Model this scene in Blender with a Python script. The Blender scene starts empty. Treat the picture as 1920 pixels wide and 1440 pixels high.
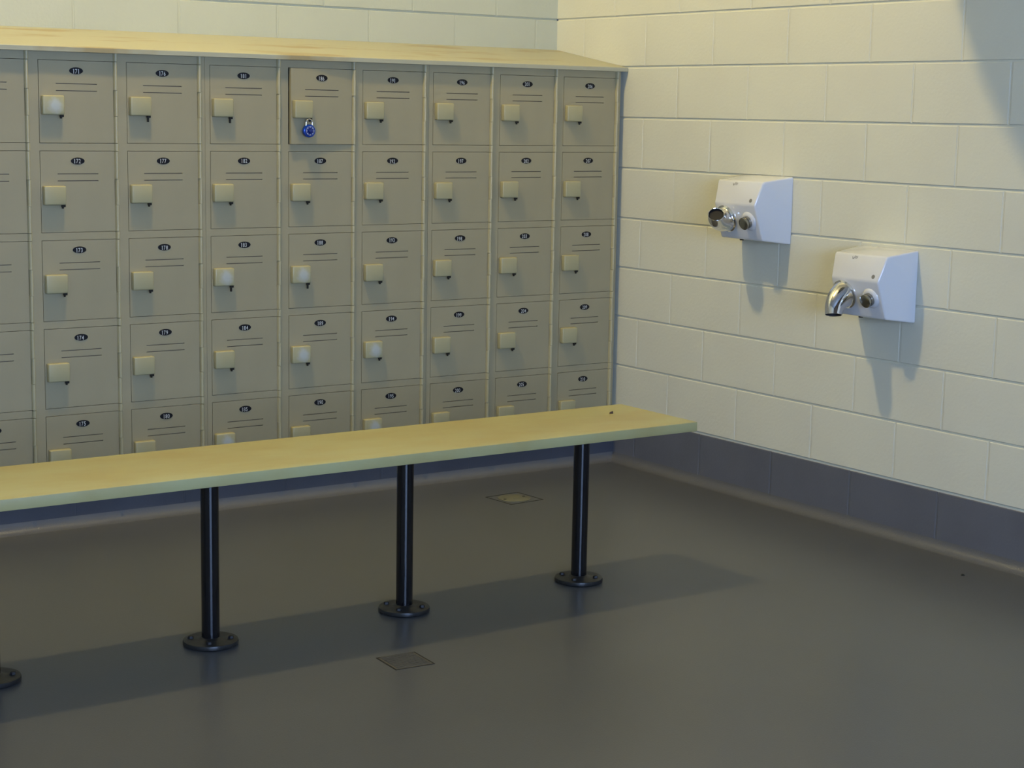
import bpy, bmesh, math, random
from mathutils import Vector, Matrix
random.seed(7)
PI = math.pi
C = bpy.context.scene.collection

# ---------------------------------------------------------------- camera
cd = bpy.data.cameras.new('camera'); cam = bpy.data.objects.new('camera', cd); C.objects.link(cam)
YAW, PITCH, ROLL, FPX = 0.6109, -0.1539, 0.0184, 3284.16
fwd = Vector((math.sin(YAW)*math.cos(PITCH), math.cos(YAW)*math.cos(PITCH), math.sin(PITCH)))
rt = Vector((math.cos(YAW), -math.sin(YAW), 0)); up = rt.cross(fwd)
r2 = rt*math.cos(ROLL) + up*math.sin(ROLL); u2 = up*math.cos(ROLL) - rt*math.sin(ROLL)
M = Matrix((r2, u2, -fwd)).transposed().to_4x4(); M.translation = (-4.5005, -6.1387, 1.4369)
cam.matrix_world = M
cd.sensor_fit = 'HORIZONTAL'; cd.sensor_width = 36.0; cd.lens = FPX/1920*36.0; cd.clip_start = 0.05
bpy.context.scene.camera = cam

# ---------------------------------------------------------------- world, lights, exposure
sc = bpy.context.scene
sc.view_settings.view_transform = 'Standard'; sc.view_settings.look = 'None'
sc.view_settings.gamma = 1.0; sc.view_settings.exposure = 0.28; sc.view_settings.use_curve_mapping = False
w = bpy.data.worlds.new('world'); sc.world = w; w.use_nodes = True
w.node_tree.nodes['Background'].inputs[0].default_value = (0.55, 0.68, 0.95, 1)
w.node_tree.nodes['Background'].inputs[1].default_value = 0.1
LAMP = Vector((-2.35, -1.25, 4.10))         # the warm globe lamp over the bench (its bulb mesh gives the light)
LAMP_RADIUS = 0.09
LAMP_STRENGTH = 620.0
LAMP_COLOR = (1.0, 0.78, 0.34)
WINDOW_STRENGTH = 20.5
WINDOW_COLOR = (0.41, 0.595, 1.0)
RX0, RY0, RH = -8.0, -9.5, 4.6              # room: x RX0..0, y RY0..0

# ---------------------------------------------------------------- helpers
def nodes(m): return m.node_tree.nodes, m.node_tree.links
def mat(name, col, rough=0.5, metal=0.0, col2=None, nscale=8.0, lo_=0.4, hi_=0.7, bump=0.0, bscale=200.0,
        stretch=(1, 1, 1), coat=0.0, emit=None, estr=0.0, spec=0.5, detail=4.0, bdist=0.002):
    m = bpy.data.materials.new(name); m.use_nodes = True
    N, L = nodes(m); b = N['Principled BSDF']
    b.inputs['Base Color'].default_value = (*col, 1); b.inputs['Roughness'].default_value = rough
    b.inputs['Metallic'].default_value = metal; b.inputs['Coat Weight'].default_value = coat
    b.inputs['Specular IOR Level'].default_value = spec
    if emit: b.inputs['Emission Color'].default_value = (*emit, 1); b.inputs['Emission Strength'].default_value = estr
    tc = N.new('ShaderNodeTexCoord')
    if col2:
        mp = N.new('ShaderNodeMapping'); mp.inputs['Scale'].default_value = stretch
        nz = N.new('ShaderNodeTexNoise'); nz.inputs['Scale'].default_value = nscale; nz.inputs['Detail'].default_value = detail
        rp = N.new('ShaderNodeValToRGB'); rp.color_ramp.elements[0].position = lo_; rp.color_ramp.elements[1].position = hi_
        rp.color_ramp.elements[0].color = (*col, 1); rp.color_ramp.elements[1].color = (*col2, 1)
        L.new(tc.outputs['Object'], mp.inputs[0]); L.new(mp.outputs[0], nz.inputs['Vector'])
        L.new(nz.outputs['Fac'], rp.inputs[0]); L.new(rp.outputs[0], b.inputs['Base Color'])
    if bump > 0:
        nb = N.new('ShaderNodeTexNoise'); nb.inputs['Scale'].default_value = bscale; nb.inputs['Detail'].default_value = 3
        bp = N.new('ShaderNodeBump'); bp.inputs['Strength'].default_value = bump; bp.inputs['Distance'].default_value = bdist
        L.new(tc.outputs['Object'], nb.inputs['Vector']); L.new(nb.outputs['Fac'], bp.inputs['Height'])
        L.new(bp.outputs[0], b.inputs['Normal'])
    return m

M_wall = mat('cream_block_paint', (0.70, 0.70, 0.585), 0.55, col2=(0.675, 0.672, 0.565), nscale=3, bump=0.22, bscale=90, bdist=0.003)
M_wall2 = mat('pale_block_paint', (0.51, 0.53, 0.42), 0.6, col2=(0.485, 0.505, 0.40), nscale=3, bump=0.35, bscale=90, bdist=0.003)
M_ceil = mat('ceiling_paint', (0.35, 0.36, 0.36), 0.8, bump=0.1)
M_rear = mat('dark_brown_wall_paint', (0.11, 0.085, 0.07), 0.6, bump=0.1)
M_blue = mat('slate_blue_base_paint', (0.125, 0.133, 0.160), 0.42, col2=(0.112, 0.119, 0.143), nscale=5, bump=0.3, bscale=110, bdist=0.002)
M_plinth_shaded = mat('shaded_plinth_blue', (0.072, 0.077, 0.096), 0.42, col2=(0.062, 0.066, 0.082), nscale=5, bump=0.3, bscale=110, bdist=0.002)  # base blue darkened: the shading at floor level is put into the colour
M_floor = mat('grey_epoxy_floor', (0.086, 0.090, 0.097), 0.30, col2=(0.078, 0.081, 0.086), nscale=1.4, lo_=0.35, hi_=0.7, bump=0.25, bscale=260, bdist=0.001)
M_cove = mat('grey_epoxy_cove', (0.118, 0.119, 0.122), 0.30, bump=0.5, bscale=150, bdist=0.002)
M_lock = mat('beige_locker_enamel', (0.355, 0.312, 0.190), 0.42, col2=(0.335, 0.295, 0.180), nscale=5, bump=0.06, bscale=300, bdist=0.001)
M_lockin = mat('locker_interior', (0.12, 0.09, 0.065), 0.6)
M_handle = mat('latch_cover_enamel', (0.415, 0.375, 0.205), 0.38, col2=(0.40, 0.36, 0.20), nscale=9, bump=0.05)
M_handworn = mat('worn_latch_cover_enamel', (0.415, 0.375, 0.205), 0.36)
_N, _L = nodes(M_handworn)
_tc = _N['Texture Coordinate']; _d = _N.new('ShaderNodeVectorMath'); _d.operation = 'DISTANCE'; _d.inputs[1].default_value = (-0.2095, -0.0235, -0.146)
_nz = _N.new('ShaderNodeTexNoise'); _nz.inputs['Scale'].default_value = 70; _ad = _N.new('ShaderNodeMath'); _ad.operation = 'MULTIPLY_ADD'; _ad.inputs[1].default_value = 0.018
_rp = _N.new('ShaderNodeValToRGB'); _rp.color_ramp.elements[0].position = 0.022; _rp.color_ramp.elements[1].position = 0.040
_rp.color_ramp.elements[0].color = (0.47, 0.49, 0.44, 1); _rp.color_ramp.elements[1].color = (0.415, 0.375, 0.205, 1)
_L.new(_tc.outputs['Object'], _d.inputs[0]); _L.new(_tc.outputs['Object'], _nz.inputs['Vector']); _L.new(_nz.outputs['Fac'], _ad.inputs[0])
_L.new(_d.outputs['Value'], _ad.inputs[2]); _L.new(_ad.outputs[0], _rp.inputs[0]); _L.new(_rp.outputs[0], _N['Principled BSDF'].inputs['Base Color'])
M_hinge = mat('hinge_barrel_enamel', (0.43, 0.388, 0.228), 0.36)
M_hood = mat('locker_top_enamel', (0.43, 0.415, 0.295), 0.42, col2=(0.36, 0.29, 0.15), nscale=3.2, lo_=0.55, hi_=0.66, stretch=(0.9, 3.0, 1), bump=0.04)
M_bench = mat('bench_laminate', (0.425, 0.405, 0.195), 0.40, col2=(0.400, 0.345, 0.145), nscale=7, lo_=0.40, hi_=0.66, stretch=(0.6, 1.3, 1), detail=8.0, bump=0.08, bscale=220)
M_black = mat('black_enamel', (0.005, 0.005, 0.006), 0.13)
M_flange = mat('black_cast_flange', (0.018, 0.018, 0.018), 0.34, spec=0.3, bump=0.2, bscale=150)
M_bolt = mat('dark_bolt_steel', (0.008, 0.008, 0.010), 0.6, 0.0)
M_pin = mat('dark_latch_pin', (0.02, 0.018, 0.015), 0.45, 0.5)
M_plate = mat('black_number_plate', (0.006, 0.006, 0.009), 0.5, spec=0.25)
M_digit = mat('white_digits', (0.62, 0.64, 0.62), 0.5)
M_white = mat('white_dryer_enamel', (0.70, 0.71, 0.73), 0.14, coat=0.5)
M_chrome = mat('polished_chrome', (0.78, 0.77, 0.76), 0.07, 1.0)
M_satin = mat('satin_button_metal', (0.34, 0.33, 0.30), 0.26, 1.0)
M_dark = mat('dark_void', (0.006, 0.006, 0.008), 0.6)
M_grey = mat('grey_mark', (0.20, 0.20, 0.19), 0.6)
M_brass = mat('dull_brass_cover', (0.155, 0.152, 0.100), 0.45, 0.0, col2=(0.115, 0.112, 0.078), nscale=30)
M_grate = mat('drain_grate_metal', (0.11, 0.10, 0.078), 0.5, 0.2, col2=(0.085, 0.08, 0.065), nscale=30)
M_padblue = mat('blue_anodised_metal', (0.010, 0.060, 0.36), 0.22, 0.35)
M_paddial = mat('deep_blue_dial', (0.006, 0.020, 0.16), 0.25)
M_padwhite = mat('dial_white_marks', (0.55, 0.62, 0.80), 0.4)
M_steel = mat('shackle_steel', (0.72, 0.71, 0.70), 0.15, 1.0)
M_brown = mat('brown_scrap', (0.060, 0.028, 0.018), 0.7)
M_soil = mat('dark_speck', (0.012, 0.013, 0.010), 0.8)
M_pane = mat('daylit_frosted_pane', (0.6, 0.65, 0.7), 0.5, emit=WINDOW_COLOR, estr=WINDOW_STRENGTH)
M_lampglow = mat('lamp_diffuser', (0.9, 0.85, 0.7), 0.5, emit=LAMP_COLOR, estr=LAMP_STRENGTH)
M_lampbody = mat('lamp_housing_grey', (0.25, 0.25, 0.24), 0.4)
M_alu = mat('window_frame_metal', (0.35, 0.35, 0.35), 0.4, 0.5)

def box(bm, a, b, mi=0):
    x0, y0, z0 = a; x1, y1, z1 = b
    vs = [bm.verts.new(p) for p in ((x0,y0,z0),(x1,y0,z0),(x1,y1,z0),(x0,y1,z0),(x0,y0,z1),(x1,y0,z1),(x1,y1,z1),(x0,y1,z1))]
    fs = []
    for f in ((0,3,2,1),(4,5,6,7),(0,1,5,4),(1,2,6,5),(2,3,7,6),(3,0,4,7)):
        q = bm.faces.new([vs[i] for i in f]); q.material_index = mi; fs.append(q)
    return vs, fs
def bevbox(bm, a, b, r, seg=2, mi=0):
    t = bmesh.new(); box(t, a, b, mi)
    bmesh.ops.recalc_face_normals(t, faces=t.faces)
    bmesh.ops.bevel(t, geom=list(t.edges), offset=r, segments=seg, profile=0.5, affect='EDGES')
    for f in t.faces: f.material_index = mi
    merge(bm, t)
def merge(bm, t, mtx=None):
    mp = {}
    for v in t.verts: mp[v] = bm.verts.new(mtx @ v.co if mtx else v.co)
    for f in t.faces:
        try:
            q = bm.faces.new([mp[v] for v in f.verts]); q.material_index = f.material_index; q.smooth = f.smooth
        except ValueError: pass
    t.free()
def frame_of(n):
    n = Vector(n).normalized(); a = Vector((0,0,1)) if abs(n.z) < 0.9 else Vector((1,0,0))
    u = a.cross(n).normalized(); v = n.cross(u)
    return u, v, n
def loft(bm, rings, seg=32, cap0=True, cap1=True, mi=0, smooth=True):
    """rings: list of (centre, normal, radius or (ru, rv))"""
    prev = None; first = None; n0 = None
    for c, n, r in rings:
        n = Vector(n).normalized()
        if n0 is None: u, v, _ = frame_of(n)
        else:
            q = n0.rotation_difference(n); u = q @ u; v = q @ v     # carry the frame along so the skin never twists
        n0 = n
        ru, rv = r if isinstance(r, tuple) else (r, r)
        ring = [bm.verts.new(Vector(c) + u*ru*math.cos(2*PI*i/seg) + v*rv*math.sin(2*PI*i/seg)) for i in range(seg)]
        if prev:
            for i in range(seg):
                f = bm.faces.new((prev[i], prev[(i+1)%seg], ring[(i+1)%seg], ring[i])); f.material_index = mi; f.smooth = smooth
        else: first = ring
        prev = ring
    if cap0: f = bm.faces.new(list(reversed(first))); f.material_index = mi
    if cap1: f = bm.faces.new(prev); f.material_index = mi
    return first, prev
def lathe_z(bm, prof, cx=0, cy=0, seg=40, mi=0, smooth=True):
    loft(bm, [((cx, cy, z), (0,0,1), r) for r, z in prof], seg, True, True, mi, smooth)
def tube(bm, pts, r, seg=12, mi=0):
    pts = [Vector(p) for p in pts]; rings = []
    for i, p in enumerate(pts):
        d = (pts[min(i+1, len(pts)-1)] - pts[max(i-1, 0)]).normalized()
        rings.append((p, d, r))
    # stable frames
    prev = None; a = None; n0 = None
    for c, n, rr in rings:
        if n0 is None: u, v, _ = frame_of(n)
        else:
            q = n0.rotation_difference(n); u = q @ u; v = q @ v
        n0 = n
        ring = [bm.verts.new(c + u*rr*math.cos(2*PI*i/seg) + v*rr*math.sin(2*PI*i/seg)) for i in range(seg)]
        if prev:
            for i in range(seg):
                f = bm.faces.new((prev[i], prev[(i+1)%seg], ring[(i+1)%seg], ring[i])); f.smooth = True; f.material_index = mi
        else: bm.faces.new(list(reversed(ring))).material_index = mi
        prev = ring
    bm.faces.new(prev).material_index = mi
def mk(name, bm, mats, parent=None, loc=None, sharp=35):
    bmesh.ops.recalc_face_normals(bm, faces=bm.faces)
    me = bpy.data.meshes.new(name); bm.to_mesh(me); bm.free()
    for m in (mats if isinstance(mats, (list, tuple)) else [mats]): me.materials.append(m)
    if sharp: me.set_sharp_from_angle(angle=math.radians(sharp))
    o = bpy.data.objects.new(name, me); C.objects.link(o)
    if parent: o.parent = parent
    if loc: o.location = loc
    return o
def tag(o, label, cat, group=None):
    o['label'] = label; o['category'] = cat
    if group: o['group'] = group
    return o
def thing(name, label, cat, loc=(0,0,0), group=None):
    o = bpy.data.objects.new(name, None); C.objects.link(o); o.location = loc
    return tag(o, label, cat, group)
def struct(name, bm, m, parent=None):
    o = mk(name, bm, m, parent)
    if not parent: o['kind'] = 'structure'
    return o
def dup(o, parent=None):
    c = o.copy(); C.objects.link(c); c.parent = parent
    for ch in list(o.children): dup(ch, c)
    return c

# ---------------------------------------------------------------- room shell
CS = 0.2032
def block(bm, T, s0, s1, z0, z1):
    """one painted block face between s0..s1 along the wall; T maps (s, depth into the wall, z)"""
    hs, hz, ch, dp = 0.0030, 0.0038, 0.0020, 0.0055
    if s0 == 0.0: s0 = -0.0055             # the first block runs into the corner
    a0, a1, b0, b1 = s0+hs, s1-hs, z0+hz, z1-hz
    rings = [[(a0+ch, 0, b0+ch), (a1-ch, 0, b0+ch), (a1-ch, 0, b1-ch), (a0+ch, 0, b1-ch)],
             [(a0, ch*0.8, b0), (a1, ch*0.8, b0), (a1, ch*0.8, b1), (a0, ch*0.8, b1)],
             [(a0, dp, b0), (a1, dp, b0), (a1, dp, b1), (a0, dp, b1)]]
    V = [[bm.verts.new(T(*p)) for p in r] for r in rings]
    bm.faces.new(V[0])
    for k in (0, 1):
        for i in range(4): bm.faces.new((V[k][i], V[k][(i+1)%4], V[k+1][(i+1)%4], V[k+1][i]))
def strip(bm, T, s, z0, z1):
    v = [bm.verts.new(T(*p)) for p in ((s-0.0032, 0.0009, z0+0.0035), (s+0.0032, 0.0009, z0+0.0035), (s+0.0032, 0.0009, z1-0.0035), (s-0.0032, 0.0009, z1-0.0035))]
    bm.faces.new(v)
def courses(bm, T, length, n0, n1, odd, even, top0=None):
    for n in range(n0, n1):
        ph = odd if n % 2 else even
        js = [0.0]; s = ph
        while s < length - 0.02: js.append(s); s += 2*CS
        js.append(length)
        z0, z1 = n*CS, min((n+1)*CS, RH)
        if top0 and n == 0: z1 = top0
        for i in range(len(js)-1): block(bm, T, js[i], js[i+1], z0, z1)
        for s in js[1:-1]: strip(bm, T, s, z0, z1)
def slab(bm, T, length, z0, z1, d0=0.005, d1=0.2):
    a, b = T(0, d0, z0), T(length, d1, z1)
    lo_ = [min(a[i], b[i]) for i in range(3)]; hi_ = [max(a[i], b[i]) for i in range(3)]
    box(bm, lo_, hi_)
TR = lambda s, d, z: (d, -s, z)                # right wall, x = 0
TB = lambda s, d, z: (-s, d, z)                # back wall, y = 0
TL = lambda s, d, z: (RX0-d, -s, z)
NC = 23
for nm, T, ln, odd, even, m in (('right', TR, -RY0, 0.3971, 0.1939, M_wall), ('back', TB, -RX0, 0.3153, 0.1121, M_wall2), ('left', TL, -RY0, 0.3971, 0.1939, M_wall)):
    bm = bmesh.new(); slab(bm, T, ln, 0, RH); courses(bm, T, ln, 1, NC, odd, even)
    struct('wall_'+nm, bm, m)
    if nm != 'back':
        bm = bmesh.new(); courses(bm, T, ln, 0, 1, odd, even, top0=0.2015)
        struct('baseboard_'+nm, bm, M_blue)
# front wall (behind the camera) with a long high window
WX0, WX1, WZ0, WZ1 = -6.4, -2.6, 0.85, 2.6
bm = bmesh.new()
for a, b in (((RX0, 0), (WX0, RH)), ((WX1, 0), (0, RH)), ((WX0, 0), (WX1, WZ0)), ((WX0, WZ1), (WX1, RH))):
    box(bm, (a[0], RY0-0.2, a[1]), (b[0], RY0, b[1]))
struct('wall_front', bm, M_rear)
bm = bmesh.new()
for a, b in (((WX0, WZ0), (WX1, WZ0+0.06)), ((WX0, WZ1-0.06), (WX1, WZ1)), ((WX0, WZ0+0.06), (WX0+0.06, WZ1-0.06)), ((WX1-0.06, WZ0+0.06), (WX1, WZ1-0.06)), ((-4.53, WZ0+0.06), (-4.47, WZ1-0.06))):
    box(bm, (a[0], RY0-0.12, a[1]), (b[0], RY0-0.05, b[1]))
win = struct('window_1', bm, M_alu)
bm = bmesh.new(); box(bm, (WX0+0.06, RY0-0.09, WZ0+0.06), (-4.53, RY0-0.08, WZ1-0.06)); box(bm, (-4.47, RY0-0.09, WZ0+0.06), (WX1-0.06, RY0-0.08, WZ1-0.06))
mk('pane', bm, M_pane, win)
bm = bmesh.new(); box(bm, (RX0-0.2, RY0-0.2, -0.15), (0.2, 0.2, 0)); struct('floor', bm, M_floor)
bm = bmesh.new(); box(bm, (RX0-0.2, RY0-0.2, RH), (0.2, 0.2, RH+0.15)); struct('ceiling', bm, M_ceil)

# ---------------------------------------------------------------- lockers
XL, W, P, ZT, YF = -0.3052, 0.3061, 0.2968, 1.5788, -0.4702
DW, DH, BW = 0.2575, 0.269, 0.0125        # door width, door height, hinge barrel width
UNIT = 3*W; ZB = 0.1016; ZTOP = 1.607
def unit_left(u): return XL - 8*W - 0.020 + (u)*UNIT           # u = 0 starts at column 166
PX0 = unit_left(-1)
# plinth under the lockers
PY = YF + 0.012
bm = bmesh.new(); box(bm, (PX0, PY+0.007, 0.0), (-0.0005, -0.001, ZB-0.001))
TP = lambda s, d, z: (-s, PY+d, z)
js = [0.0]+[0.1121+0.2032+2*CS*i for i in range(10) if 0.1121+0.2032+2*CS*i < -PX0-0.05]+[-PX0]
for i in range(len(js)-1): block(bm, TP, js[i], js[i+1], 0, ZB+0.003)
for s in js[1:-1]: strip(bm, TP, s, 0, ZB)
struct('baseboard_back', bm, M_plinth_shaded)
# rounded cove of the floor coating along plinth and right wall
def cove(name, P0, P1, inward, mitre=0.0):
    bm = bmesh.new(); R = 0.036; n = 7; rows = []
    P0, P1, inward = Vector(P0), Vector(P1), Vector(inward)
    for P_ in (P0, P1):
        row = []
        for i in range(n+1):
            a = PI/2*i/n
            q = P_ + inward*(R - R*math.sin(a)) + Vector((0, 0, R - R*math.cos(a))) + inward*0.0006
            row.append(bm.verts.new(q))
        row.append(bm.verts.new(P_ + Vector((0, 0, 0.0003)) + inward*0.0006))
        rows.append(row)
    for i in range(n+2):
        j = (i+1) % (n+2)
        f = bm.faces.new((rows[0][i], rows[1][i], rows[1][j], rows[0][j])); f.smooth = i < n
    bm.faces.new(rows[0]); bm.faces.new(list(reversed(rows[1])))
    return struct(name, bm, M_cove)
cove('trim_1', (PX0, PY, 0), (-0.001, PY, 0), (0, -1, 0))
cove('trim_2', (0, RY0+0.01, 0), (0, PY-0.001, 0), (-1, 0, 0))

def barrel(bm, x0, x1, z0, z1, y=0.0, bulge=0.0125, mi=0):
    n = 12; cx = (x0+x1)/2; rx = (x1-x0)/2; low = []; hi = []
    for i in range(n+1):
        a = PI*i/n
        p = (cx - rx*math.copysign(abs(math.cos(a))**0.9, math.cos(a)), y - bulge*math.sin(a)**0.85)
        low.append(bm.verts.new((*p, z0))); hi.append(bm.verts.new((*p, z1)))
    lb = [bm.verts.new((x1, y+0.012, z0)), bm.verts.new((x0, y+0.012, z0))]; hb = [bm.verts.new((x1, y+0.012, z1)), bm.verts.new((x0, y+0.012, z1))]
    low += lb; hi += hb
    for i in range(len(low)):
        j = (i+1) % len(low); f = bm.faces.new((low[i], low[j], hi[j], hi[i])); f.smooth = i < n; f.material_index = mi
    bm.faces.new(list(reversed(low))).material_index = mi; bm.faces.new(hi).material_index = mi
T0, T1 = 0.093, 0.181                          # hinge knuckle thirds, down from the door top
def unit_body():
    """carcass + face frame of a unit three columns wide; origin: left end, front plane, floor level"""
    bm = bmesh.new(); th = 0.0015; fd = 0.014; e = 0.0005
    box(bm, (e, 0.0, ZB), (0.0075, 0.455, ZTOP)); box(bm, (UNIT-0.0075, 0.0, ZB), (UNIT-e, 0.455, ZTOP))
    box(bm, (0.0075, 0.450, ZB), (UNIT-0.0075, 0.455, ZTOP)); box(bm, (0.0075, fd, ZTOP-0.004), (UNIT-0.0075, 0.45, ZTOP))
    g = 0.0015
    for c in range(3):
        dx = 0.020 + c*W                       # door left edge
        xs0 = 0.0075 if c == 0 else 0.020 + (c-1)*W + DW + BW + g
        box(bm, (xs0, 0, ZB), (dx-g, fd, ZTOP))                            # stile left of the door
        # rails
        zs = [ZTOP] + [ZT - r*P for r in range(5)]
        for r in range(6):
            ztop = ZTOP if r == 0 else ZT-(r-1)*P-DH-g
            zbot = ZT + g if r == 0 else (ZT-r*P+g if r < 5 else ZB)
            box(bm, (dx-g, 0, zbot), (dx+DW+0.0005, fd, ztop))
            barrel(bm, dx+DW+0.0005, dx+DW+BW+g, zbot, ztop, mi=1)
            if r < 5: box(bm, (dx-g, fd, zbot-0.004 if r else zbot), (dx+DW+BW, 0.45, (zbot-0.002) if r else zbot+0.002)) # shelf
        for r in range(5):
            z = ZT - r*P
            barrel(bm, dx+DW+g, dx+DW+BW+g, z-T1+0.001, z-T0-0.001, mi=1)          # frame knuckle
        box(bm, (dx+DW+BW+g, fd, ZB+0.002), (dx+DW+BW+g+0.002, 0.45, ZTOP-0.005))   # partition
    xs0 = 0.020 + 2*W + DW + BW + g
    box(bm, (xs0, 0, ZB), (UNIT-0.0075, fd, ZTOP))
    return bm
def door_bm():
    """origin at hinge line (right edge), front plane, door top; extends -x"""
    bm = bmesh.new(); th = 0.013
    xs = [-DW, -DW+0.058, -DW+0.200, -0.0]
    zs = [0, -0.0738, -0.0765, -0.0968, -0.0995, -DH]
    for i in range(3):
        for k in range(5):
            hole = (i == 1 and k in (1, 3))
            x0, x1, z1, z0 = xs[i], xs[i+1], zs[k], zs[k+1]
            if not hole:
                bm.faces.new([bm.verts.new(p) for p in ((x0, 0, z0), (x1, 0, z0), (x1, 0, z1), (x0, 0, z1))])
            else:
                a = [bm.verts.new(p) for p in ((x0, 0, z0), (x1, 0, z0), (x1, 0, z1), (x0, 0, z1))]
                b = [bm.verts.new(p) for p in ((x0, 0.006, z0), (x1, 0.006, z0), (x1, 0.006, z1), (x0, 0.006, z1))]
                for q in range(4): bm.faces.new((a[q], a[(q+1)%4], b[(q+1)%4], b[q]))
                f = bm.faces.new(b); f.material_index = 1
    x0, x1, z0, z1 = -DW, 0.0, -DH, 0.0
    for q in (((x0,0,z0),(x0,0,z1),(x0,th,z1),(x0,th,z0)), ((x1,0,z0),(x1,0,z1),(x1,th,z1),(x1,th,z0)),
              ((x0,0,z1),(x1,0,z1),(x1,th,z1),(x0,th,z1)), ((x0,0,z0),(x1,0,z0),(x1,th,z0),(x0,th,z0)),
              ((x0,th,z0),(x1,th,z0),(x1,th,z1),(x0,th,z1))):
        bm.faces.new([bm.verts.new(p) for p in q])
    bmesh.ops.remove_doubles(bm, verts=bm.verts, dist=1e-5)
    barrel(bm, 0.0, BW, -T0, 0.0, mi=2); barrel(bm, 0.0, BW, -DH, -T1, mi=2)
    return bm
def handle_bm():
    bm = bmesh.new(); x = -DW
    bevbox(bm, (x+0.004, -0.0235, -0.1755), (x+0.079, -0.0002, -0.1125), 0.0045, 3)
    return bm
def pin_bm(long=False):
    bm = bmesh.new(); x = -DW; d = 0.0215 if long else 0.0125
    bevbox(bm, (x+0.0635, -0.0185, -0.1753-0.0075), (x+0.0775, -0.012, -0.1757), 0.001, 1)
    bevbox(bm, (x+0.0650, -0.018, -0.1753-d), (x+0.0715, -0.0125, -0.1753-0.007), 0.001, 1)
    return bm
_glyph = {}
def text_mesh(s):
    cu = bpy.data.curves.new('t', 'FONT'); cu.body = s; cu.size = 1.0; cu.resolution_u = 3; cu.offset = 0.004
    cu.space_character = 1.0
    o = bpy.data.objects.new('t', cu); me = bpy.data.meshes.new_from_object(o)
    bpy.data.objects.remove(o); return me
def plate_bm(num):
    bm = bmesh.new(); cx, cz = -DW+0.1285, -0.0325; k = 36
    rim = []
    for y, s in ((-0.0001, 1.0), (-0.0012, 1.0), (-0.0016, 0.95)):
        rim.append([bm.verts.new((cx+0.0238*s*math.cos(2*PI*i/k), y, cz+0.0114*s*math.sin(2*PI*i/k))) for i in range(k)])
    for a, b in zip(rim, rim[1:]):
        for i in range(k): bm.faces.new((a[i], a[(i+1)%k], b[(i+1)%k], b[i]))
    bm.faces.new(rim[-1])
    jx, jz = random.uniform(-0.0035, 0.0005), random.uniform(-0.0022, 0.0)
    for q, chh in enumerate(str(num)):
        if chh not in _glyph: _glyph[chh] = text_mesh(chh)
        me = _glyph[chh]; xsv = [v.co.x for v in me.vertices]; zsv = [v.co.y for v in me.vertices]
        mx = (min(xsv)+max(xsv))/2; h = max(zsv)-min(zsv); s = 0.0145/h; wsc = 0.74
        if chh == '1':                          # a plain upright stroke
            x = cx+jx+(q-1)*0.0086; z = cz+jz
            vs = [bm.verts.new((x+a, -0.0018, z+b)) for a, b in ((-0.0010,-0.0075),(0.0010,-0.0075),(0.0010,0.0072),(-0.0010,0.0072))]
            bm.faces.new(vs).material_index = 1
            vs = [bm.verts.new((x+a, -0.0018, z+b)) for a, b in ((-0.0026,0.0050),(-0.0010,0.0058),(-0.0010,0.0072),(-0.0018,0.0068))]
            bm.faces.new(vs).material_index = 1; continue
        vs = [bm.verts.new((cx+jx+(q-1)*0.0086+(v.co.x-mx)*s*wsc, -0.0018, cz+jz-0.0072+(v.co.y-min(zsv))*s)) for v in me.vertices]
        for p in me.polygons:
            try: bm.faces.new([vs[i] for i in p.vertices]).material_index = 1
            except ValueError: pass
    return bm
body_me = mk('locker_bank_frame', unit_body(), [M_lock, M_hinge]); door0 = mk('door', door_bm(), [M_lock, M_lockin, M_hinge])
hand0 = mk('latch_cover', handle_bm(), M_handle); pin0 = mk('latch_pin', pin_bm(), M_pin); pinL = mk('latch_pin', pin_bm(True), M_pin)
labels = {-1: 'beige three-column locker bank left of doors 166 to 170, outside the photo',
          0: 'leftmost beige locker bank, doors 171 to 180 and a column cut by the photo edge',
          1: 'middle beige locker bank numbered 181 to 195, blue padlock on its ajar top door',
          2: 'rightmost beige locker bank numbered 196 to 210, against the cream side wall'}
first = True
for u in (0, 1, 2, -1):
    t = thing('locker_bank', labels[u], 'lockers', (unit_left(u), YF, 0), 'locker banks along the back wall')
    fr = bpy.data.objects.new('frame', body_me.data); C.objects.link(fr); fr.parent = t
    for c in range(3):
        for r in range(5):
            num = 166 + (u*3+c)*5 + r
            d = bpy.data.objects.new('door', door0.data); C.objects.link(d); d.parent = t
            d.location = (0.020+c*W+DW, 0, ZT-r*P)
            if num == 186:
                d.rotation_euler = (0, 0, math.radians(3.4)); d.location.y -= 0.003; d['label'] = 'door standing slightly ajar'
            else:
                d.rotation_euler = (0, 0, math.radians(random.uniform(0, 0.25)))
            h = bpy.data.objects.new('latch_cover', hand0.data); C.objects.link(h); h.parent = d
            if num in (171, 183, 185, 188, 189, 194, 195):
                h.material_slots[0].link = 'OBJECT'; h.material_slots[0].material = M_handworn
            h.location.z = random.uniform(-0.002, 0.002) - (0.006 if num == 193 else 0)
            p = bpy.data.objects.new('latch_pin', (pinL if num in (183, 188, 176, 181) else pin0).data); C.objects.link(p); p.parent = d; p.location.z = h.location.z
            n = mk('number_plate', plate_bm(num), [M_plate, M_digit], d, sharp=0)
for o in (body_me, door0, hand0, pin0, pinL): bpy.data.objects.remove(o)

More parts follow.
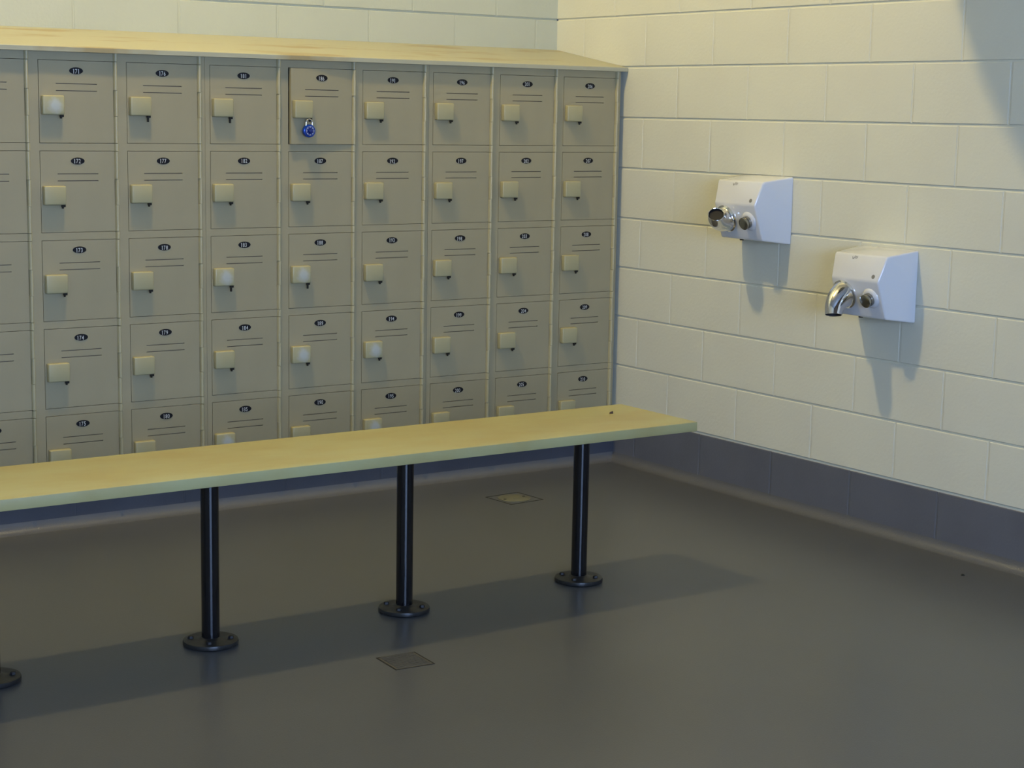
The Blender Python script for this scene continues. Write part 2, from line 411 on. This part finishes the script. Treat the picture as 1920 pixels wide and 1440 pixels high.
# sloping top over the banks
bm = bmesh.new()
prof = [(-0.4935, 1.6075), (-0.4935, 1.6220), (-0.4915, 1.6240), (-0.0015, 1.7030), (-0.0015, 1.6980), (-0.4890, 1.6190), (-0.4890, 1.6075)]
A = [bm.verts.new((PX0, y, z)) for y, z in prof]; B = [bm.verts.new((-0.0025, y, z)) for y, z in prof]
for i in range(len(prof)):
    j = (i+1) % len(prof); bm.faces.new((A[i], A[j], B[j], B[i]))
bm.faces.new(A); bm.faces.new(list(reversed(B)))
box(bm, (PX0, -0.489, 1.6072), (-0.0025, -0.470, 1.6085))
tag(mk('sloping_locker_top', bm, M_hood), 'tan sloping sheet-metal top running over all the locker banks', 'locker top')

# ---------------------------------------------------------------- bench
BZ, BT, BYF, BYB, BX1, BX0, BYL = 0.506, 0.0295, -2.118, -1.738, -0.985, -4.15, -1.930
bench = thing('bench', 'long tan-topped changing bench on black pedestal legs in front of the lockers', 'bench', (-2.5, BYL, 0))
bm = bmesh.new(); bevbox(bm, (BX0+2.5, BYF-BYL, BZ-BT), (BX1+2.5, BYB-BYL, BZ), 0.0022, 2)
mk('seat', bm, M_bench, bench)
bm = bmesh.new(); lathe_z(bm, [(0.0243, 0.0165), (0.0243, BZ-BT-0.004)], seg=48)
lathe_z(bm, [(0.06, BZ-BT-0.004), (0.06, BZ-BT)], seg=32)
leg = mk('leg', bm, M_black, bench)
bm = bmesh.new(); lathe_z(bm, [(0.070, 0.0003), (0.0745, 0.003), (0.0750, 0.009), (0.0735, 0.0135), (0.069, 0.0155), (0.034, 0.0165), (0.029, 0.020), (0.0246, 0.0215)], seg=56)
mk('base_plate', bm, M_flange, leg)
for k in range(4):
    a = math.radians(38 + 90*k); bm = bmesh.new()
    lathe_z(bm, [(0.0080, 0.0150), (0.0080, 0.0200), (0.0065, 0.0225), (0.0030, 0.0235)], 0.054*math.cos(a), 0.054*math.sin(a), seg=6, smooth=False)
    mk('bolt', bm, M_bolt, leg)
for i, x in enumerate((-1.287, -1.921, -2.533, -3.135, -3.75)):
    l = leg if i == 0 else dup(leg, bench)
    l.location = (x+2.5, 0, 0); l.rotation_euler = (0, 0, math.radians((0, 4, 22, 30, 10)[i]))

# brown scrap on the bench
bm = bmesh.new()
pts = [(-0.008,-0.004,0.0),(0.004,-0.006,0.0),(0.010,0.001,0.0),(-0.002,0.006,0.0)]
lowv = [bm.verts.new(p) for p in pts]; hiv = [bm.verts.new((x*0.8+0.001, y*0.8, 0.0035+0.004*(x > 0))) for x, y, z in pts]
bm.faces.new(lowv[::-1]); bm.faces.new(hiv)
for i in range(4): bm.faces.new((lowv[i], lowv[(i+1)%4], hiv[(i+1)%4], hiv[i]))
o = mk('brown_scrap', bm, M_brown); o.location = (-1.128, -1.868, BZ+0.0002)
tag(o, 'tiny brown scrap lying on the right end of the bench', 'debris')

# ---------------------------------------------------------------- padlock on door 186
DX186 = unit_left(1) + 0.020 + W           # left edge of the 186 door
pl = thing('padlock', 'round blue combination padlock with steel shackle hanging from locker 186', 'padlock', (DX186+0.0640, YF-0.0345, 1.3575))
bm = bmesh.new()
loft(bm, [((0, 0.0085, 0), (0,-1,0), 0.0205), ((0, 0.0075, 0), (0,-1,0), 0.0228), ((0, -0.003, 0), (0,-1,0), 0.0235), ((0, -0.0055, 0), (0,-1,0), 0.0225), ((0, -0.0065, 0), (0,-1,0), 0.0205)], 48)
mk('body', bm, M_padblue, pl)
bm = bmesh.new(); loft(bm, [((0, -0.0062, 0), (0,-1,0), 0.0178), ((0, -0.0090, 0), (0,-1,0), 0.0170)], 48)
loft(bm, [((0, -0.0090, 0), (0,-1,0), 0.0082), ((0, -0.0150, 0), (0,-1,0), 0.0070), ((0, -0.0160, 0), (0,-1,0), 0.0055)], 24)
for k in range(40):
    a = 2*PI*k/40; r0, r1, hw = (0.0115 if k % 5 == 0 else 0.0142), 0.0164, 0.00045 if k % 5 else 0.0009
    er = Vector((math.sin(a), 0, math.cos(a))); et = Vector((math.cos(a), 0, -math.sin(a))); y = Vector((0, -0.00925, 0))
    f = bm.faces.new([bm.verts.new(er*r0-et*hw+y), bm.verts.new(er*r0+et*hw+y), bm.verts.new(er*r1+et*hw+y), bm.verts.new(er*r1-et*hw+y)]); f.material_index = 1
mk('dial', bm, [M_paddial, M_padwhite], pl)
bm = bmesh.new(); sp = [(-0.0125, 0, 0.016), (-0.0125, 0, 0.028)]
for k in range(1, 12):
    a = PI - PI*k/12; sp.append((0.0125*math.cos(a), 0, 0.029+0.0125*math.sin(a)))
sp += [(0.0125, 0, 0.028), (0.0125, 0, 0.016)]
tube(bm, sp, 0.0030); mk('shackle', bm, M_steel, pl)

# ---------------------------------------------------------------- hand dryers
def dryer_body_bm():
    """origin on the wall at the middle of the back edge; -x out of the wall"""
    bm = bmesh.new()
    prof = [(0.0, 0.123, 0.132), (-0.136, 0.105, 0.122), (-0.163, 0.020, 0.108), (-0.120, -0.108, 0.113), (0.0, -0.123, 0.132)]
    Lv = [bm.verts.new((x, hw, z)) for x, z, hw in prof]; Rv = [bm.verts.new((x, -hw, z)) for x, z, hw in prof]
    n = len(prof)
    for i in range(n-1): bm.faces.new((Lv[i], Rv[i], Rv[i+1], Lv[i+1]))
    bm.faces.new((Lv[4], Rv[4], Rv[0], Lv[0]))
    # side faces with a centre vertex on the wall so they fold cleanly
    for V, s in ((Lv, 1), (Rv, -1)):
        c = bm.verts.new((0.0, s*0.132, 0.010))
        for i in range(n-1): bm.faces.new((V[i], V[i+1], c))
    bmesh.ops.recalc_face_normals(bm, faces=bm.faces)
    es = [e for e in bm.edges if not all(abs(v.co.x) < 1e-6 for v in e.verts) and len(e.link_faces) == 2 and e.calc_face_angle(0) > 0.12]
    bmesh.ops.bevel(bm, geom=es, offset=0.0065, segments=4, profile=0.5, affect='EDGES')
    bmesh.ops.translate(bm, verts=bm.verts, vec=(-0.0012, 0, 0))
    for f in bm.faces: f.smooth = True
    return bm
NZY, NZT = 0.058, 0.058                # nozzle seat on the lower face
NF = Vector((-0.128, 0, -0.043)).normalized()      # normal of the lower front face
TF = Vector((0.043, 0, -0.128)).normalized()       # down along it
def on_face(y, t): return Vector((-0.1642, 0, 0.020)) + TF*t + Vector((0, y, 0)) + NF*0.001
def nozzle_bm(d):
    """chrome swivel elbow: wide skirt on the casing, tube bending into direction d"""
    bm = bmesh.new(); d = Vector(d).normalized(); n = NF
    C0 = on_face(NZY, NZT); R = 0.049
    path = [(C0-n*0.002, n, 0.051), (C0+n*0.003, n, 0.0515), (C0+n*0.006, n, 0.0480)]
    for k in range(0, 11):
        th = PI/2*k/10*0.96
        c_ = C0 + n*(0.007+R*math.sin(th)) + d*(R*(1-math.cos(th)))
        ax = (n*math.cos(th)+d*math.sin(th)).normalized()
        path.append((c_, ax, 0.0300+0.0165*(1-k/10)**1.1))
    ax = path[-1][1]; o_ = path[-1][0]+ax*0.005
    path.append((o_, ax, 0.0298))
    loft(bm, path, 48, True, False)
    loft(bm, [(o_, ax, 0.0300), (o_+ax*0.0012, ax, 0.0290), (o_, ax, 0.0276)], 48, False, False)
    loft(bm, [(o_, ax, 0.0276), (o_-ax*0.010, ax, 0.0268)], 48, False, False, mi=1)
    loft(bm, [(o_-ax*0.0088, ax, 0.0267), (o_-ax*0.0092, ax, 0.0267)], 48, True, True, mi=1)
    bmesh.ops.remove_doubles(bm, verts=bm.verts, dist=1e-5)
    return bm
def make_dryer(loc, label, ndir):
    t = thing('hand_dryer', label, 'hand dryer', loc, 'hand dryers on the side wall')
    mk('casing', dryer_body_bm(), M_white, t, sharp=50)
    mk('nozzle', nozzle_bm(ndir), [M_chrome, M_dark], t)
    bm = bmesh.new(); c = on_face(-0.062, 0.062)
    loft(bm, [(c-NF*0.003, NF, 0.037), (c+NF*0.002, NF, 0.034), (c+NF*0.006, NF, 0.029), (c+NF*0.007, NF, 0.026)], 40)
    mk('button_boss', bm, M_white, t)
    bm = bmesh.new()
    loft(bm, [(c+NF*0.0068, NF, 0.0232), (c+NF*0.018, NF, 0.0232), (c+NF*0.0185, NF, 0.0215), (c+NF*0.0215, NF, 0.0215), (c+NF*0.022, NF, 0.0232), (c+NF*0.029, NF, 0.0228), (c+NF*0.0315, NF, 0.0190), (c+NF*0.0325, NF, 0.0100)], 40)
    mk('push_button', bm, M_satin, t)
    # upper front face: logo scratch and dark socket near its lower right corner
    UN = Vector((-0.085, 0, 0.027)).normalized(); UD = Vector((-0.027, 0, -0.085)).normalized()
    def up_pt(y, s, off=0.0006): return Vector((-0.1372, y, 0.105)) + UD*s + UN*off
    bm = bmesh.new(); loft(bm, [(up_pt(-0.082, 0.072, -0.002), UN, 0.0072), (up_pt(-0.082, 0.072, 0.0008), UN, 0.0072)], 24)
    mk('screw_socket', bm, M_grey, t)
    bm = bmesh.new()
    for (y0, s0, y1, s1) in ((0.034, 0.010, 0.030, 0.019), (0.030, 0.019, 0.020, 0.006), (0.021, 0.016, 0.014, 0.007), (0.015, 0.017, 0.009, 0.009)):
        a, b = up_pt(y0, s0), up_pt(y1, s1); d = (b-a).normalized(); q = d.cross(UN)*0.0010
        bm.faces.new([bm.verts.new(p) for p in (a-q, a+q, b+q, b-q)])
    mk('logo', bm, M_grey, t)
    bm = bmesh.new(); bevbox(bm, (-0.100, 0.022, -0.1155), (-0.088, 0.034, -0.1075), 0.001, 1)
    mk('underside_screw', bm, M_dark, t)
    return t
make_dryer((0, -1.338, 1.100), 'white hand dryer nearer the lockers, mounted higher, chrome nozzle turned outward', (-0.45, -0.55, 0.70))
make_dryer((0, -1.953, 0.878), 'white hand dryer farther from the lockers, mounted lower, chrome nozzle turned down', (-0.12, -0.22, -0.95))

# ---------------------------------------------------------------- floor fittings
bm = bmesh.new(); t = thing('floor_cleanout', 'square-framed floor drain with round brassy cover, behind the bench', 'floor drain', (-0.785, -0.862, 0)); t.rotation_euler = (0, 0, math.radians(4))
h = 0.078
for a, b in (((-h, -h), (h, -h+0.004)), ((-h, h-0.004), (h, h)), ((-h, -h+0.004), (-h+0.004, h-0.004)), ((h-0.004, -h+0.004), (h, h-0.004))):
    box(bm, (*a, -0.001), (*b, 0.0008))
mk('rim', bm, M_soil, t)
bm = bmesh.new(); lathe_z(bm, [(0.062, 0.0001), (0.062, 0.0016), (0.060, 0.0022)], seg=40); mk('cover', bm, M_brass, t)
for k, (x, y) in enumerate(((0.045, 0.0), (-0.045, 0.0))):
    bm = bmesh.new(); lathe_z(bm, [(0.006, 0.0018), (0.006, 0.0030)], x, y, seg=12); mk('screw', bm, M_soil, t)
t = thing('floor_drain', 'small square ribbed floor drain in front of the bench', 'floor drain', (-2.163, -2.333, 0)); t.rotation_euler = (0, 0, math.radians(-4))
bm = bmesh.new(); h = 0.058
for a, b in (((-h, -h), (h, -h+0.003)), ((-h, h-0.004), (h, h)), ((-h, -h+0.003), (-h+0.004, h-0.004)), ((h-0.004, -h+0.003), (h, h-0.004))):
    box(bm, (*a, -0.001), (*b, 0.0010))
mk('rim', bm, M_soil, t)
bm = bmesh.new(); box(bm, (-h+0.004, -h+0.003, -0.001), (h-0.004, h-0.004, 0.0006))
for i in range(12):
    y = -h+0.010+i*0.0088; box(bm, (-h+0.010, y, 0.0006), (h-0.010, y+0.0045, 0.0022))
mk('grate', bm, M_grate, t)
bm = bmesh.new(); lathe_z(bm, [(0.006, 0.0), (0.005, 0.003), (0.002, 0.0045)], seg=9, smooth=False)
o = mk('pebble', bm, M_soil); o.location = (-0.189, -2.513, 0.0003); tag(o, 'tiny dark speck on the floor near the side wall', 'debris')

# ---------------------------------------------------------------- ceiling lamp and added shadow caster (above the frame)
t = thing('ceiling_lamp', 'warm globe lamp hanging over the bench, above the photo, casting the bench shadow', 'lamp', (LAMP.x, LAMP.y, RH))
bm = bmesh.new(); lathe_z(bm, [(0.07, 0.0), (0.07, -0.04), (0.02, -0.05), (0.02, -0.34), (0.045, -0.35), (0.045, LAMP.z-RH+LAMP_RADIUS-0.006)], seg=32); mk('stem', bm, M_lampbody, t)
bm = bmesh.new(); bmesh.ops.create_uvsphere(bm, u_segments=24, v_segments=14, radius=LAMP_RADIUS)
for f in bm.faces: f.smooth = True
mk('globe', bm, M_lampglow, t, loc=(0, 0, LAMP.z-RH))
t = thing('shadow_caster', 'unseen bell-shaped shadow caster added near the side wall, above the photo, shading the upper right wall', 'lamp', (-0.62, -2.337, RH))  # unseen stand-in, shaped to cast the shadow on the upper right wall
bm = bmesh.new(); lathe_z(bm, [(0.05, 0.0), (0.05, -0.02), (0.012, -0.03), (0.012, 3.00-RH)], seg=20); mk('stem', bm, M_lampbody, t)
bm = bmesh.new(); lathe_z(bm, [(z_, z-RH) for z_, z in ((0.04, 3.0), (0.12, 2.98), (0.30, 2.86), (0.37, 2.68), (0.38, 2.50), (0.378, 2.38), (0.335, 2.29), (0.270, 2.20), (0.215, 2.14), (0.16, 2.105), (0.10, 2.10))], seg=40); mk('caster_bell', bm, M_lampbody, t)
